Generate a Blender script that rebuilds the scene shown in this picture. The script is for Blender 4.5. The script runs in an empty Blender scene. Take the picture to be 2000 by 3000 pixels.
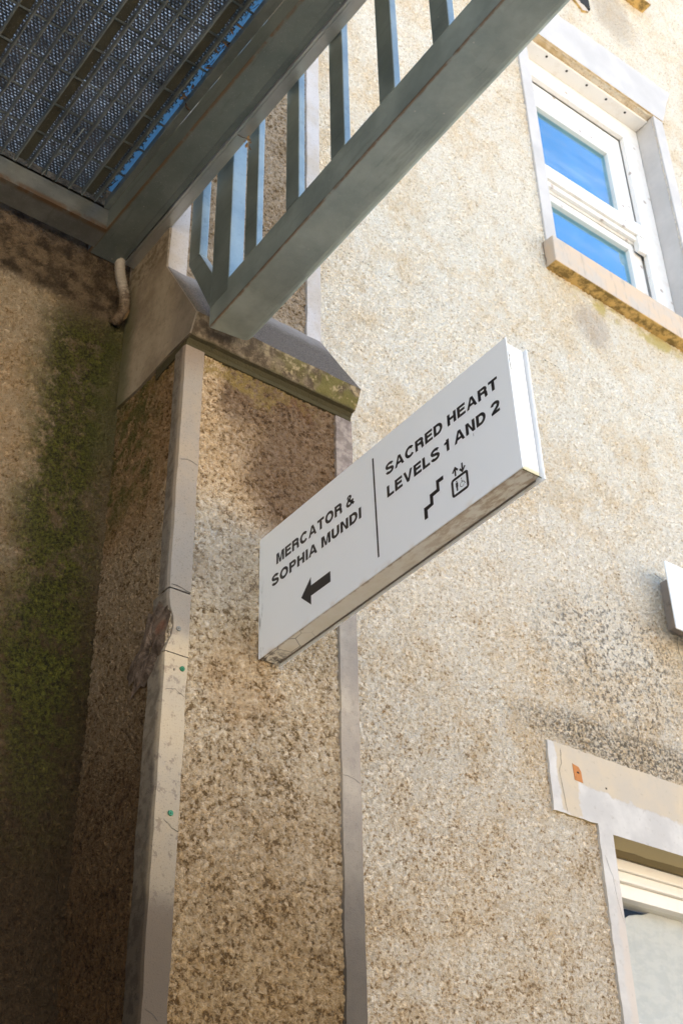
import bpy, bmesh, math, random
from mathutils import Vector, Matrix, noise as mnoise
random.seed(7)
scene = bpy.context.scene
C = scene.collection

# ------------------------------------------------------------------ camera
R = ((0.79852395, -0.6017357, -0.01654228),
     (-0.33505401, -0.46712268, 0.81825131),
     (-0.5000983, -0.64785072, -0.57462261))
cam_d = bpy.data.cameras.new('camera')
cam = bpy.data.objects.new('camera', cam_d)
C.objects.link(cam)
m = Matrix.Identity(4)
for i in range(3):
    for j in range(3):
        m[i][j] = R[j][i]
cam.matrix_world = m
cam_d.sensor_fit = 'HORIZONTAL'
cam_d.sensor_width = 36.0
cam_d.lens = 36.0 * 3925 / 2000
cam_d.clip_start = 0.05
cam_d.clip_end = 2000
cam_d.dof.use_dof = True
cam_d.dof.focus_distance = 3.7
cam_d.dof.aperture_fstop = 14
scene.camera = cam

# ------------------------------------------------------------------ light
SUN_EL, SUN_AZ = math.radians(52), math.radians(12)     # azimuth measured from +Y towards +X
world = bpy.data.worlds.new('World')
scene.world = world
world.use_nodes = True
wn = world.node_tree
bg = wn.nodes['Background']
sky = wn.nodes.new('ShaderNodeTexSky')
sky.sky_type = 'NISHITA'
sky.sun_disc = False
sky.sun_elevation = SUN_EL
sky.sun_rotation = SUN_AZ
sky.air_density = 1.0
sky.dust_density = 1.5
sky.ozone_density = 1.0
wn.links.new(sky.outputs[0], bg.inputs[0])
bg.inputs[1].default_value = 0.15
sun_d = bpy.data.lights.new('sun', 'SUN')
sun_d.energy = 5.0
sun_d.angle = math.radians(0.5)
sun_d.color = (1.0, 0.94, 0.86)
sun = bpy.data.objects.new('sun', sun_d)
C.objects.link(sun)
sdir = Vector((math.sin(SUN_AZ) * math.cos(SUN_EL), math.cos(SUN_AZ) * math.cos(SUN_EL), math.sin(SUN_EL)))
sun.rotation_euler = sdir.to_track_quat('Z', 'Y').to_euler()
scene.view_settings.view_transform = 'Standard'
scene.view_settings.look = 'None'
scene.view_settings.gamma = 1.0
scene.view_settings.use_curve_mapping = False
scene.view_settings.exposure = 2.08

# ------------------------------------------------------------------ node helper
class NT:
    def __init__(s, name):
        s.m = bpy.data.materials.new(name)
        s.m.use_nodes = True
        s.t = s.m.node_tree
        s.p = s.t.nodes['Principled BSDF']
        g = s.t.nodes.new('ShaderNodeNewGeometry')
        s.pos = g.outputs['Position']
        s.xyz = None
    def n(s, k): return s.t.nodes.new(k)
    def put(s, sock, v):
        if hasattr(v, 'is_linked') or hasattr(v, 'links'):
            s.t.links.new(v, sock)
        else:
            if isinstance(v, (tuple, list)) and len(v) == 3 and sock.type == 'RGBA': v = (*v, 1)
            sock.default_value = v
    def noise(s, scale, detail=2, rough=.5, vec=None, dist=0.0, out=0):
        n = s.n('ShaderNodeTexNoise')
        n.inputs['Scale'].default_value = scale; n.inputs['Detail'].default_value = detail
        n.inputs['Roughness'].default_value = rough; n.inputs['Distortion'].default_value = dist
        s.t.links.new(vec or s.pos, n.inputs['Vector'])
        return n.outputs[out]
    def vor(s, scale, vec=None, feature='F1', rnd=1.0, out='Distance'):
        n = s.n('ShaderNodeTexVoronoi'); n.feature = feature
        n.inputs['Scale'].default_value = scale; n.inputs['Randomness'].default_value = rnd
        s.t.links.new(vec or s.pos, n.inputs['Vector'])
        return n.outputs[out]
    def math(s, op, a, b=0.0, c=None, clamp=False):
        n = s.n('ShaderNodeMath'); n.operation = op; n.use_clamp = clamp
        s.put(n.inputs[0], a); s.put(n.inputs[1], b)
        if c is not None: s.put(n.inputs[2], c)
        return n.outputs[0]
    def mr(s, v, a, b, c=0.0, d=1.0):
        n = s.n('ShaderNodeMapRange'); n.interpolation_type = 'SMOOTHSTEP'
        s.put(n.inputs[0], v); s.put(n.inputs[1], a); s.put(n.inputs[2], b); s.put(n.inputs[3], c); s.put(n.inputs[4], d)
        return n.outputs[0]
    def mix(s, f, a, b, mode='MIX'):
        n = s.n('ShaderNodeMix'); n.data_type = 'RGBA'; n.blend_type = mode
        s.put(n.inputs[0], f); s.put(n.inputs[6], a); s.put(n.inputs[7], b)
        return n.outputs[2]
    def mul(s, *a):
        r = a[0]
        for b in a[1:]: r = s.math('MULTIPLY', r, b)
        return r
    def scalevec(s, v, vec=None):
        n = s.n('ShaderNodeVectorMath'); n.operation = 'MULTIPLY'
        s.t.links.new(vec or s.pos, n.inputs[0]); n.inputs[1].default_value = v
        return n.outputs[0]
    def warp(s, amt, scale, detail=3):
        """x, y, z of the position pushed about by noise"""
        nz = s.noise(scale, detail, .6, out=1)
        v = s.n('ShaderNodeVectorMath'); v.operation = 'SUBTRACT'
        s.t.links.new(nz, v.inputs[0]); v.inputs[1].default_value = (.5, .5, .5)
        w = s.n('ShaderNodeVectorMath'); w.operation = 'MULTIPLY_ADD'
        s.t.links.new(v.outputs[0], w.inputs[0]); w.inputs[1].default_value = (amt * 2,) * 3
        s.t.links.new(s.pos, w.inputs[2])
        sp = s.n('ShaderNodeSeparateXYZ'); s.t.links.new(w.outputs[0], sp.inputs[0])
        return sp.outputs
    def band(s, v, lo, hi, soft):
        return s.math('MULTIPLY', s.mr(v, lo - soft, lo + soft), s.mr(v, hi - soft, hi + soft, 1.0, 0.0))
    def spot(s, p, c, r):
        """soft ellipsoid mask about c, radii r; p are warped coordinates"""
        t = None
        for k in range(3):
            if r[k] is None: continue
            d = s.math('DIVIDE', s.math('SUBTRACT', p[k], c[k]), r[k])
            d = s.math('MULTIPLY', d, d)
            t = d if t is None else s.math('ADD', t, d)
        return s.mr(t, 0.25, 1.3, 1.0, 0.0)
    def bump(s, h, strength, dist=.01):
        b = s.n('ShaderNodeBump'); b.inputs['Strength'].default_value = strength; b.inputs['Distance'].default_value = dist
        s.put(b.inputs['Height'], h)
        s.t.links.new(b.outputs[0], s.p.inputs['Normal'])
    def done(s, col, rough=.9, metal=0.0, spec=None):
        s.put(s.p.inputs['Base Color'], col); s.put(s.p.inputs['Roughness'], rough); s.put(s.p.inputs['Metallic'], metal)
        if spec is not None: s.p.inputs['Specular IOR Level'].default_value = spec
        return s.m

def roughcast_base(s, light, mid, dark, pits, scale=1.0):
    """thrown render: coated pebbles, eroded hollows holding dirt; returns colour and height"""
    big = s.noise(1.6, 4, .6)
    med = s.noise(7, 5, .7)
    wv = s.n('ShaderNodeVectorMath'); wv.operation = 'MULTIPLY_ADD'
    s.t.links.new(s.noise(40, 2, .5, out=1), wv.inputs[0]); wv.inputs[1].default_value = (.014,) * 3; s.t.links.new(s.pos, wv.inputs[2])
    vn = s.n('ShaderNodeTexVoronoi'); vn.inputs['Scale'].default_value = 108 * scale; s.t.links.new(wv.outputs[0], vn.inputs['Vector'])
    cell = s.n('ShaderNodeRGBToBW'); s.t.links.new(vn.outputs['Color'], cell.inputs[0])
    f0 = s.noise(52 * scale, 4, .74, dist=.3)
    f2 = s.noise(170 * scale, 3, .65)
    peb = s.math('SUBTRACT', 1.0, vn.outputs['Distance'])                    # convex pebbles
    h = s.math('ADD', s.math('MULTIPLY', peb, .42), s.math('MULTIPLY', s.mr(f0, .32, .62), .62))
    h = s.math('ADD', h, s.math('MULTIPLY', f2, .16))
    h = s.math('ADD', h, s.math('MULTIPLY', cell.outputs[0], .12))
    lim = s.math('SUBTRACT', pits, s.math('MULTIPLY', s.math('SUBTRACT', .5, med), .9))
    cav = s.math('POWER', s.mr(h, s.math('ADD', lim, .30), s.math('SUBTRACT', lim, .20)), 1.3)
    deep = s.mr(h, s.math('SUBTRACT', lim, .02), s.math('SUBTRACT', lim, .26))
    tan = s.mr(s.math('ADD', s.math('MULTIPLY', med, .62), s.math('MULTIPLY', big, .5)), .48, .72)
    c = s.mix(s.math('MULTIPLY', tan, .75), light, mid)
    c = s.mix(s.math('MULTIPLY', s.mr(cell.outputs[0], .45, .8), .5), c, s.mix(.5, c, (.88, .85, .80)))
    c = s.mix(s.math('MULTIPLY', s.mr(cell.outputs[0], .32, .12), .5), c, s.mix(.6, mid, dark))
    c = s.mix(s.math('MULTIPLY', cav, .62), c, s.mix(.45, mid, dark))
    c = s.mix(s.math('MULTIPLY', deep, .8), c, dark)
    return c, h
def displace(s, h, depth):
    """real relief on the dense grids: hollows sink below the face, peaks stay on it"""
    d = s.n('ShaderNodeDisplacement'); d.inputs['Midlevel'].default_value = 1.15; d.inputs['Scale'].default_value = depth
    s.t.links.new(h, d.inputs['Height'])
    s.t.links.new(d.outputs[0], s.t.nodes['Material Output'].inputs['Displacement'])
    s.m.displacement_method = 'BOTH'

M = {}
# main facade and the mossy corner: one material, marks laid where they are on the wall
s = NT('roughcast_render')
wp = s.warp(.10, 3.0, 4)
ws = s.warp(.02, 14, 3)
zdirt_shade = s.mr(wp[2], 4.6, .6)                       # dirtier, with dimmer light painted in, towards the ground
pits = s.math('ADD', .36, s.math('MULTIPLY', zdirt_shade, .24))
c, h = roughcast_base(s, (.85, .785, .645), (.75, .58, .35), (.25, .16, .07), pits, 1.05)
c = s.mix(s.math('MULTIPLY', zdirt_shade, .55), c, s.mix(1.0, c, (.56, .46, .32), 'MULTIPLY'))
bw = s.mul(s.spot(wp, (4.25, 0, 2.9), (.55, None, .40)), s.mr(s.noise(46, 3, .7), .5, .62))
c = s.mix(s.math('MULTIPLY', bw, .7), c, (.10, .095, .08))
bw = s.mul(s.spot(wp, (4.2, 0, 2.46), (.7, None, .12)), s.mr(s.noise(60, 3, .7), .42, .6))
c = s.mix(s.math('MULTIPLY', bw, .8), c, (.07, .065, .05))
c = s.mix(s.math('MULTIPLY', s.spot(wp, (4.47, 0, 5.08), (.16, None, .16)), .45), c, (.40, .31, .24))
c = s.mix(s.math('MULTIPLY', s.mul(s.spot(s.warp(.05, 9, 3), (4.85, 0, 5.27), (.6, None, .07)), s.mr(s.noise(9, 3), .4, .6)), .8), c, (.55, .44, .13))
c = s.mix(s.math('MULTIPLY', s.spot(wp, (5.3, 0, 8.65), (.25, None, .35)), .5), c, (.45, .36, .26))
# left wall: shade under the landing painted in, brown run-off in the corner, moss
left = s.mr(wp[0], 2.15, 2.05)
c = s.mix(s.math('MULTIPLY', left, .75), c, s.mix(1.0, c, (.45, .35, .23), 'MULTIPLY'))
br = s.mul(s.band(wp[0], 1.40, 1.80, .07), s.mr(wp[2], 4.0, 3.5), left)
c = s.mix(s.math('MULTIPLY', br, .72), c, s.mix(s.noise(60, 3, .7), (.035, .025, .014), (.12, .075, .03)))
low = s.mul(left, s.mr(wp[2], 2.7, 1.9))
c = s.mix(s.math('MULTIPLY', low, .95), c, s.mix(1.0, c, (.30, .26, .20), 'MULTIPLY'))  # deeper shade painted into the lower left
ms = s.mul(s.band(wp[0], 1.34, 1.62, .08), s.mr(wp[2], 3.62, 3.40), s.mr(wp[2], 1.2, 2.1), s.mr(s.noise(13, 6, .8), .36, .52))
c = s.mix(s.math('MULTIPLY', ms, .88), c, s.mix(s.mr(s.noise(90, 4, .75), .35, .65), (.010, .012, .004), (.125, .13, .018)))
ms2 = s.mul(s.band(wp[0], 1.56, 1.70, .03), s.mr(wp[2], 3.75, 3.5), s.mr(wp[2], 2.7, 3.0), left)
c = s.mix(s.math('MULTIPLY', ms2, .45), c, (.07, .085, .015))
mort = s.mul(left, s.mr(s.warp(.05, 6, 4)[2], 3.50, 3.56))
c = s.mix(mort, c, s.mix(s.mr(s.noise(14, 5, .7), .35, .65), (.06, .042, .025), (.23, .165, .10)))
displace(s, h, .016)
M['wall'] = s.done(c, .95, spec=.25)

# buttress front and sides
s = NT('buttress_roughcast')
wp = s.warp(.13, 5.0, 6)
zd = s.mr(wp[2], 2.4, .9)
pits = s.math('ADD', .60, s.math('MULTIPLY', zd, .05))
c, h = roughcast_base(s, (.64, .55, .40), (.50, .375, .21), (.16, .105, .045), pits)
up = s.mr(wp[2], 3.3, 3.7)
c = s.mix(s.math('MULTIPLY', up, .7), c, s.mix(1.0, c, (.42, .35, .30), 'MULTIPLY'))
side = s.mr(s.pos and wp[1], 3.02, 3.10)
# purple-black weathering beneath the coping
stn = s.mul(s.mr(wp[2], s.math('ADD', 2.50, s.math('MULTIPLY', s.math('SUBTRACT', 2.1, wp[0]), .35)), 3.0), s.mr(wp[0], 1.78, 1.86), s.mr(wp[2], 3.25, 3.12))
st2 = s.mul(s.spot(wp, (2.20, 3.0, 2.76), (.32, None, .46)), s.mr(wp[2], 3.2, 3.1))
st = s.math('MAXIMUM', stn, st2)
c = s.mix(s.math('MULTIPLY', st, .95), c, s.mix(1.0, c, (.35, .31, .30), 'MULTIPLY'))
c = s.mix(s.math('MULTIPLY', s.spot(wp, (2.13, 3.0, 3.03), (.09, None, .05)), .35), c, (.13, .045, .015))
lich = s.mul(s.band(wp[2], 3.01, 3.10, .015), s.mr(wp[0], 2.35, 1.9), s.mr(s.noise(40, 3, .7), .4, .55))
c = s.mix(s.math('MULTIPLY', lich, .75), c, (.33, .27, .10))
c = s.mix(s.math('MULTIPLY', s.spot(wp, (1.90, 3.0, 2.30), (.24, None, .20)), .22), c, (.36, .35, .33))
c = s.mix(s.math('MULTIPLY', s.spot(wp, (1.93, 3.0, 1.90), (.14, None, .18)), .35), c, s.mix(1.0, c, (.72, .52, .28), 'MULTIPLY'))
c = s.mix(s.math('MULTIPLY', s.mr(wp[2], 2.4, .9), .95), c, s.mix(1.0, c, (.47, .37, .235), 'MULTIPLY'))  # browner low down, with shade painted in against the ground bounce
c = s.mix(s.math('MULTIPLY', s.mul(s.mr(wp[2], 2.3, 2.6), s.mr(wp[2], 3.3, 3.2)), .8), c, s.mix(1.0, c, (.86, .70, .52), 'MULTIPLY'))
# corner shade painted into the flank, deeper lower down
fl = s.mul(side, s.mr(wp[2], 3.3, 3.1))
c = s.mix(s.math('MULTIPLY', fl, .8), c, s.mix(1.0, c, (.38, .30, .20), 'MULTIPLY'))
c = s.mix(s.mul(side, s.mr(wp[2], 2.6, 1.2), .9), c, s.mix(1.0, c, (.42, .37, .31), 'MULTIPLY'))
fm = s.mul(s.band(wp[1], 3.20, 3.6, .06), s.band(wp[2], 2.6, 3.2, .12), s.mr(s.noise(14, 4, .7), .38, .58))
c = s.mix(s.math('MULTIPLY', fm, .7), c, (.055, .07, .012))
displace(s, h, .013)
M['buttress'] = s.done(c, .95, spec=.25)

# smooth cement render on the flank above the coping line
s = NT('smooth_cement')
wp = s.warp(.06, 5, 4)
a = s.noise(5, 5, .65); b = s.noise(60, 4, .7)
c = s.mix(s.mr(a, .35, .65), (.24, .19, .13), (.38, .31, .22))
c = s.mix(s.math('MULTIPLY', s.mr(b, .5, .7), .35), c, (.12, .09, .06))
c = s.mix(s.math('MULTIPLY', s.band(wp[1], 2.9, 3.1, .05), .45), c, (.13, .11, .09))
c = s.mix(s.math('MULTIPLY', s.mul(s.mr(wp[1], 3.36, 3.45), s.mr(wp[2], 3.9, 3.5)), .7), c, (.07, .075, .02))
c = s.mix(s.math('MULTIPLY', s.mul(s.mr(wp[2], 3.62, 3.72), s.mr(s.noise(26, 4, .7), .4, .6)), .7), c, (.12, .085, .045))
s.bump(s.math('ADD', a, s.math('MULTIPLY', b, .4)), .35, .01)
M['cement'] = s.done(c, .9, spec=.3)

# smooth quoin bands: paint over cement, flaking lower down
s = NT('quoin_band')
wp = s.warp(.03, 12, 4)
fine = s.noise(220, 2, .6); blot = s.noise(7, 4, .6); fl = s.noise(24, 5, .72)
c = s.mix(s.mr(blot, .35, .65), (.46, .40, .33), (.40, .37, .34))
hi = s.mr(wp[2], 1.95, 2.02)
lo = s.mr(wp[2], 1.22, 1.12)
paint = s.mul(s.mr(fl, .40, .44), s.math('SUBTRACT', 1.0, hi), s.math('SUBTRACT', 1.0, lo))
c = s.mix(paint, c, s.mix(s.mr(blot, .3, .7), (.66, .60, .49), (.58, .55, .49)))
c = s.mix(s.math('MULTIPLY', s.band(wp[2], 1.98, 2.38, .07), .5), c, (.42, .44, .46))
c = s.mix(s.math('MULTIPLY', lo, .65), c, (.27, .235, .20))
c = s.mix(s.math('MULTIPLY', s.mr(wp[2], 2.93, 3.06), .5), c, (.22, .17, .16))
# grey side faces
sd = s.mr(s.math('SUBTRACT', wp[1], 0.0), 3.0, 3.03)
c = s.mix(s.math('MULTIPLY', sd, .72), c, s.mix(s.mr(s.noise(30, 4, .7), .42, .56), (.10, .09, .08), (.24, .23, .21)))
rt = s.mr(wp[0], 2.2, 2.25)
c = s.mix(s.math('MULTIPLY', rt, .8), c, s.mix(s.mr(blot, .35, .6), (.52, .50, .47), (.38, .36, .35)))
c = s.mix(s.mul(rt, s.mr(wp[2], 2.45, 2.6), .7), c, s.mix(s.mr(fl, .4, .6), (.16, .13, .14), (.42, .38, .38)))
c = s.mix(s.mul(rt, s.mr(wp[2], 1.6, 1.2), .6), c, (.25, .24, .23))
c = s.mix(s.mr(wp[2], 3.4, 3.5), c, s.mix(s.mr(blot, .35, .65), (.46, .41, .35), (.52, .50, .49)))
c = s.mix(s.math('MULTIPLY', s.mr(fine, .58, .70), .45), c, (.16, .13, .10))
c = s.mix(s.mr(wp[2], 3.45, 3.35), c, s.mix(1.0, c, (.74, .68, .58), 'MULTIPLY'))
c = s.mix(s.mr(wp[2], 1.95, .95), c, s.mix(1.0, c, (.36, .335, .30), 'MULTIPLY'))  # shade painted into the lower bands to offset ground bounce
cr = s.vor(3.2, vec=s.scalevec((1, 1, .55), s.noise(5, 3, .6, out=1)), feature='DISTANCE_TO_EDGE')
s.bump(s.math('ADD', s.math('MULTIPLY', fine, .4), s.math('ADD', s.math('MULTIPLY', paint, .5), s.math('MULTIPLY', blot, .6))), .35, .006)
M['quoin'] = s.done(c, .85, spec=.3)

s = NT('broken_stone')
a = s.noise(22, 5, .7)
c = s.mix(s.mr(a, .35, .65), (.07, .05, .035), (.20, .15, .11))
wp = s.warp(.02, 20, 3)
c = s.mix(s.math('MULTIPLY', s.spot(wp, (1.66, 3.03, 1.99), (.05, .03, .025)), .5), c, (.22, .09, .05))
s.bump(a, .8, .02)
M['broken'] = s.done(c, .9, spec=.2)

# coping stone: lichened fascia, blue-grey weathered slope
s = NT('coping_stone')
wp = s.warp(.03, 14, 4)
g = s.n('ShaderNodeNewGeometry'); sp = s.n('ShaderNodeSeparateXYZ'); s.t.links.new(g.outputs['True Normal'], sp.inputs[0])
top = s.mr(sp.outputs[2], .2, .4)
a = s.noise(30, 5, .7); b = s.noise(160, 3, .7)
lich = s.noise(34, 3, .6)
fas = s.mix(s.mr(a, .4, .62), (.085, .06, .035), (.21, .16, .10))
fas = s.mix(s.mul(s.mr(wp[0], 1.85, 2.2), s.mr(s.noise(10, 3), .42, .56), .8), fas, (.14, .125, .03))
fas = s.mix(s.mul(s.mr(lich, .52, .64), s.mr(wp[0], 1.72, 2.1), .8), fas, (.38, .30, .17))
fas = s.mix(s.mr(s.pos and s.warp(.004, 30, 2)[2], 3.125, 3.112), fas, (.06, .05, .022))
slope = s.mix(s.mr(b, .4, .65), (.085, .068, .05), (.17, .14, .11))
slope = s.mix(s.math('MULTIPLY', s.mr(s.pos and wp[1], 3.08, 3.19), .8), slope, (.33, .30, .27))
c = s.mix(top, fas, slope)
s.bump(s.math('ADD', a, s.math('MULTIPLY', b, .5)), .6, .01)
M['coping'] = s.done(c, .9, spec=.3)

# warm sandstone sills
s = NT('sandstone_sill')
a = s.noise(6, 4, .6); b = s.noise(90, 3, .7)
g = s.n('ShaderNodeNewGeometry'); sp = s.n('ShaderNodeSeparateXYZ'); s.t.links.new(g.outputs['True Normal'], sp.inputs[0])
under = s.mr(sp.outputs[2], -.3, -.6)
st = s.noise(5, 3, .6, vec=s.scalevec((5, 1, 1)))
c = s.mix(s.mr(a, .35, .65), (.58, .45, .32), (.50, .44, .37))
c = s.mix(s.math('MULTIPLY', s.mr(st, .52, .68), .5), c, (.33, .29, .24))
c = s.mix(under, c, s.mix(s.mr(s.noise(16, 4, .7), .38, .6), (.22, .15, .05), (.62, .42, .15)))
s.bump(s.math('ADD', a, s.math('MULTIPLY', b, .4)), .35, .008)
M['sill'] = s.done(c, .85, spec=.3)

# painted stone surrounds
s = NT('painted_surround')
wp = s.warp(.04, 9, 4)
a = s.noise(4, 4, .6); b = s.noise(120, 3, .6)
c = s.mix(s.mr(a, .3, .7), (.56, .54, .515), (.48, .465, .445))
g = s.n('ShaderNodeNewGeometry'); sp = s.n('ShaderNodeSeparateXYZ'); s.t.links.new(g.outputs['True Normal'], sp.inputs[0])
under = s.mr(sp.outputs[2], -.5, -.8)
c = s.mix(under, c, s.mix(s.mr(s.noise(14, 4), .4, .6), (.52, .38, .20), (.68, .55, .36)))
s.bump(s.math('ADD', a, s.math('MULTIPLY', b, .2)), .2, .008)
M['surround'] = s.done(c, .8, spec=.3)

# lower lintel: buff paint, pale patch where the paint was scraped
s = NT('lower_surround')
wp = s.warp(.035, 16, 5)
a = s.noise(5, 4, .6); b = s.noise(130, 3, .6)
buff = s.mix(s.mr(a, .35, .65), (.53, .435, .30), (.47, .405, .31))
pale = s.mix(s.mr(a, .35, .65), (.58, .55, .49), (.47, .445, .40))
edge = s.math('SUBTRACT', 2.215, s.mul(s.math('SUBTRACT', wp[0], 3.9), .06))
f = s.math('MAXIMUM', s.mul(s.mr(wp[2], s.math('ADD', edge, .006), s.math('SUBTRACT', edge, .006)), s.mr(wp[0], 3.862, 3.872)), s.mr(wp[0], 3.765, 3.752))
f = s.math('MAXIMUM', f, s.mr(wp[2], 2.072, 2.06))
c = s.mix(f, buff, pale)
c = s.mix(s.math('MULTIPLY', s.mul(s.mr(wp[0], 3.99, 4.01), s.mr(wp[2], 1.95, 1.6)), .7), c, (.55, .47, .38))
g = s.n('ShaderNodeNewGeometry'); sp = s.n('ShaderNodeSeparateXYZ'); s.t.links.new(g.outputs['True Normal'], sp.inputs[0])
under = s.mr(sp.outputs[2], -.5, -.8)
c = s.mix(s.math('MULTIPLY', s.mr(s.noise(34, 5, .75), .56, .70), .45), c, (.30, .25, .19))
yy = s.mr(s.warp(.02, 5, 3)[1], 3.57, 3.575)
c = s.mix(under, c, s.mix(yy, (.46, .37, .19), (.22, .165, .07)))
s.bump(s.math('ADD', s.math('MULTIPLY', b, .2), s.math('MULTIPLY', f, -.5)), .3, .004)
M['lower'] = s.done(c, .8, spec=.3)

def paint(name, col, rough=.45, dirt=(.45, .36, .25), amt=.25, scale=20):
    s = NT(name)
    a = s.noise(scale, 5, .7)
    c = s.mix(s.math('MULTIPLY', s.mr(a, .55, .75), amt), col, dirt)
    s.bump(s.noise(45, 3, .5), .08, .004)
    return s.done(c, rough)
s = NT('white_gloss_woodwork')
a = s.noise(8, 5, .7); kn = s.vor(9.5); kr = s.n('ShaderNodeRGBToBW'); s.t.links.new(s.vor(9.5, out='Color'), kr.inputs[0])
c = s.mix(s.math('MULTIPLY', s.mr(a, .5, .72), .35), (.76, .75, .72), (.58, .50, .40))
c = s.mix(s.mul(s.mr(kn, .20, .07), s.mr(kr.outputs[0], .36, .42), .8), c, (.33, .25, .19))
c = s.mix(s.math('MULTIPLY', s.mr(s.noise(40, 4, .75), .62, .72), .4), c, (.4, .33, .25))
s.bump(s.noise(25, 4, .6), .15, .006)
M['wood'] = s.done(c, .4)
M['cream'] = paint('cream_woodwork', (.80, .765, .68), .4, amt=.1)
s = NT('dirty_pvc')
wp = s.warp(.02, 20, 3)
c = s.mix(s.mr(wp[2], 3.72, 3.58), (.42, .37, .30), (.22, .16, .10))
c = s.mix(s.mul(s.mr(s.noise(30, 5, .75), .48, .6), s.mr(wp[2], 3.76, 3.60), .85), c, (.07, .045, .025))
M['hose'] = s.done(c, .6)
M['plug'] = paint('green_plastic', (.02, .17, .08), .5, (.02, .03, .02), .6, 300)
M['greyplug'] = paint('grey_plastic', (.22, .22, .2), .6, (.05, .05, .04), .6, 300)
M['rust'] = paint('rust', (.45, .17, .04), .85, (.18, .06, .02), .8, 60)
M['dark'] = paint('dark_hole', (.02, .018, .015), .9)
M['leaf'] = paint('dead_leaf', (.30, .19, .09), .8, (.12, .06, .03), .8, 120)
M['twig'] = paint('twig_bark', (.07, .04, .025), .9, (.02, .012, .01), .6, 120)
M['black'] = paint('black_vinyl', (.012, .012, .014), .4, (.02, .02, .02), .3)
M['interior'] = paint('room_dark', (.13, .105, .07), .8)

# sign enamel with dirt along the lower edge
s = NT('sign_enamel')
wp = s.warp(.01, 30, 4)
a = s.noise(3, 3, .5)
c = s.mix(s.mr(a, .3, .7), (.85, .90, .93), (.86, .91, .94))
str_ = s.noise(20, 4, .7, vec=s.scalevec((1, 3.0, .35)))
c = s.mix(s.mul(s.mr(wp[1], 2.93, 3.0), s.mr(str_, .58, .64), s.mr(wp[2], 2.3, 2.15), .8), c, (.10, .10, .10))
c = s.mix(s.mul(s.mr(s.math('SUBTRACT', wp[2], s.mul(s.math('SUBTRACT', 3.0, wp[1]), .0162)), 2.0, 1.975), s.mr(s.noise(14, 3), .5, .65), .35), c, (.6, .45, .25))
s.bump(s.noise(6, 3, .5), .03, .01)
M['enamel'] = s.done(c, .32)
s = NT('sign_casing')
wp = s.warp(.012, 30, 4)
g = s.n('ShaderNodeNewGeometry'); sp = s.n('ShaderNodeSeparateXYZ'); s.t.links.new(g.outputs['True Normal'], sp.inputs[0])
under = s.mr(sp.outputs[2], -.4, -.7)
d = s.noise(10, 5, .7); d2 = s.noise(45, 5, .75, vec=s.scalevec((1, .35, 1)))
cas = s.mix(s.mr(d, .3, .7), (.88, .85, .74), (.82, .77, .63))
cas = s.mix(s.mul(s.mr(wp[1], 2.6, 1.9), s.mr(d2, .42, .62), .7), cas, (.44, .30, .16))
cas = s.mix(s.math('MULTIPLY', s.mr(wp[0], 2.045, 2.058), .75), cas, (.16, .11, .06))
cas = s.mix(s.math('MULTIPLY', s.mr(wp[0], 1.997, 1.988), .7), cas, (.28, .18, .08))
cas = s.mix(s.mul(s.mr(wp[1], 2.88, 2.99), s.mr(s.noise(50, 4, .7), .42, .56), .9), cas, (.06, .045, .03))
crk = s.vor(14, vec=None, feature='DISTANCE_TO_EDGE')
cas = s.mix(s.mul(s.mr(crk, .02, .006), s.mr(wp[1], 2.75, 2.85), .8), cas, (.08, .06, .04))
ends = s.mix(s.mul(s.mr(wp[2], 2.02, 2.0), .8), (.90, .90, .90), (.55, .50, .25))
ends = s.mix(s.mul(s.mr(wp[0], 2.0, 1.992), s.band(wp[2], 2.31, 2.40, .01), .9), ends, (.13, .13, .03))
c = s.mix(under, ends, cas)
M['casing'] = s.done(c, .75)
M['moss'] = paint('moss_clump', (.085, .085, .03), .95, (.03, .03, .01), .8, 200)

def galv(name, lo, hi, rough=(.34, .55), rust=.0, metal=.75, arris=None):
    s = NT(name)
    a = s.noise(7, 4, .6); b = s.vor(45, out='Color'); f = s.noise(180, 2, .6)
    bw = s.n('ShaderNodeRGBToBW'); s.t.links.new(b, bw.inputs[0])
    c = s.mix(s.mr(a, .3, .7), lo, hi)
    c = s.mix(s.math('MULTIPLY', bw.outputs[0], .22), c, s.mix(1.0, c, (1.35, 1.4, 1.38), 'MULTIPLY'))
    c = s.mix(s.math('MULTIPLY', s.mr(f, .62, .72), .35), c, (.5, .5, .48))
    rm = s.mr(s.noise(12, 5, .75), .64, .72)
    sv = s.vor(26); sc_ = s.n('ShaderNodeRGBToBW'); s.t.links.new(s.vor(26, out='Color'), sc_.inputs[0])
    c = s.mix(s.mul(s.mr(sv, .10, .05), s.mr(sc_.outputs[0], .72, .76), .7), c, (.62, .61, .56))
    streak = s.noise(30, 4, .7, vec=s.scalevec((1, .12, 1)))
    c = s.mix(s.math('MULTIPLY', s.mr(streak, .56, .66), .3), c, s.mix(1.0, c, (.55, .55, .52), 'MULTIPLY'))
    if rust: c = s.mix(s.math('MULTIPLY', rm, rust), c, (.20, .09, .04))
    if arris:
        wp = s.warp(.004, 30, 3)
        e = None
        for k, v, w, sl in arris:
            d = s.math('SUBTRACT', s.math('SUBTRACT', wp[k], v), s.math('MULTIPLY', s.math('SUBTRACT', wp[1], 2.905), sl))
            d = s.mr(s.math('ABSOLUTE', d), w, w * .3)
            e = d if e is None else s.math('MULTIPLY', e, d)
        e = s.mul(e, s.mr(s.noise(9, 4, .7), .30, .52))
        c = s.mix(s.math('MULTIPLY', e, .8), c, (.22, .12, .055))
    s.bump(s.math('ADD', a, s.math('MULTIPLY', f, .25)), .12, .006)
    return s.done(c, s.mr(a, .3, .7, rough[0], rough[1]), metal)
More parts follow.
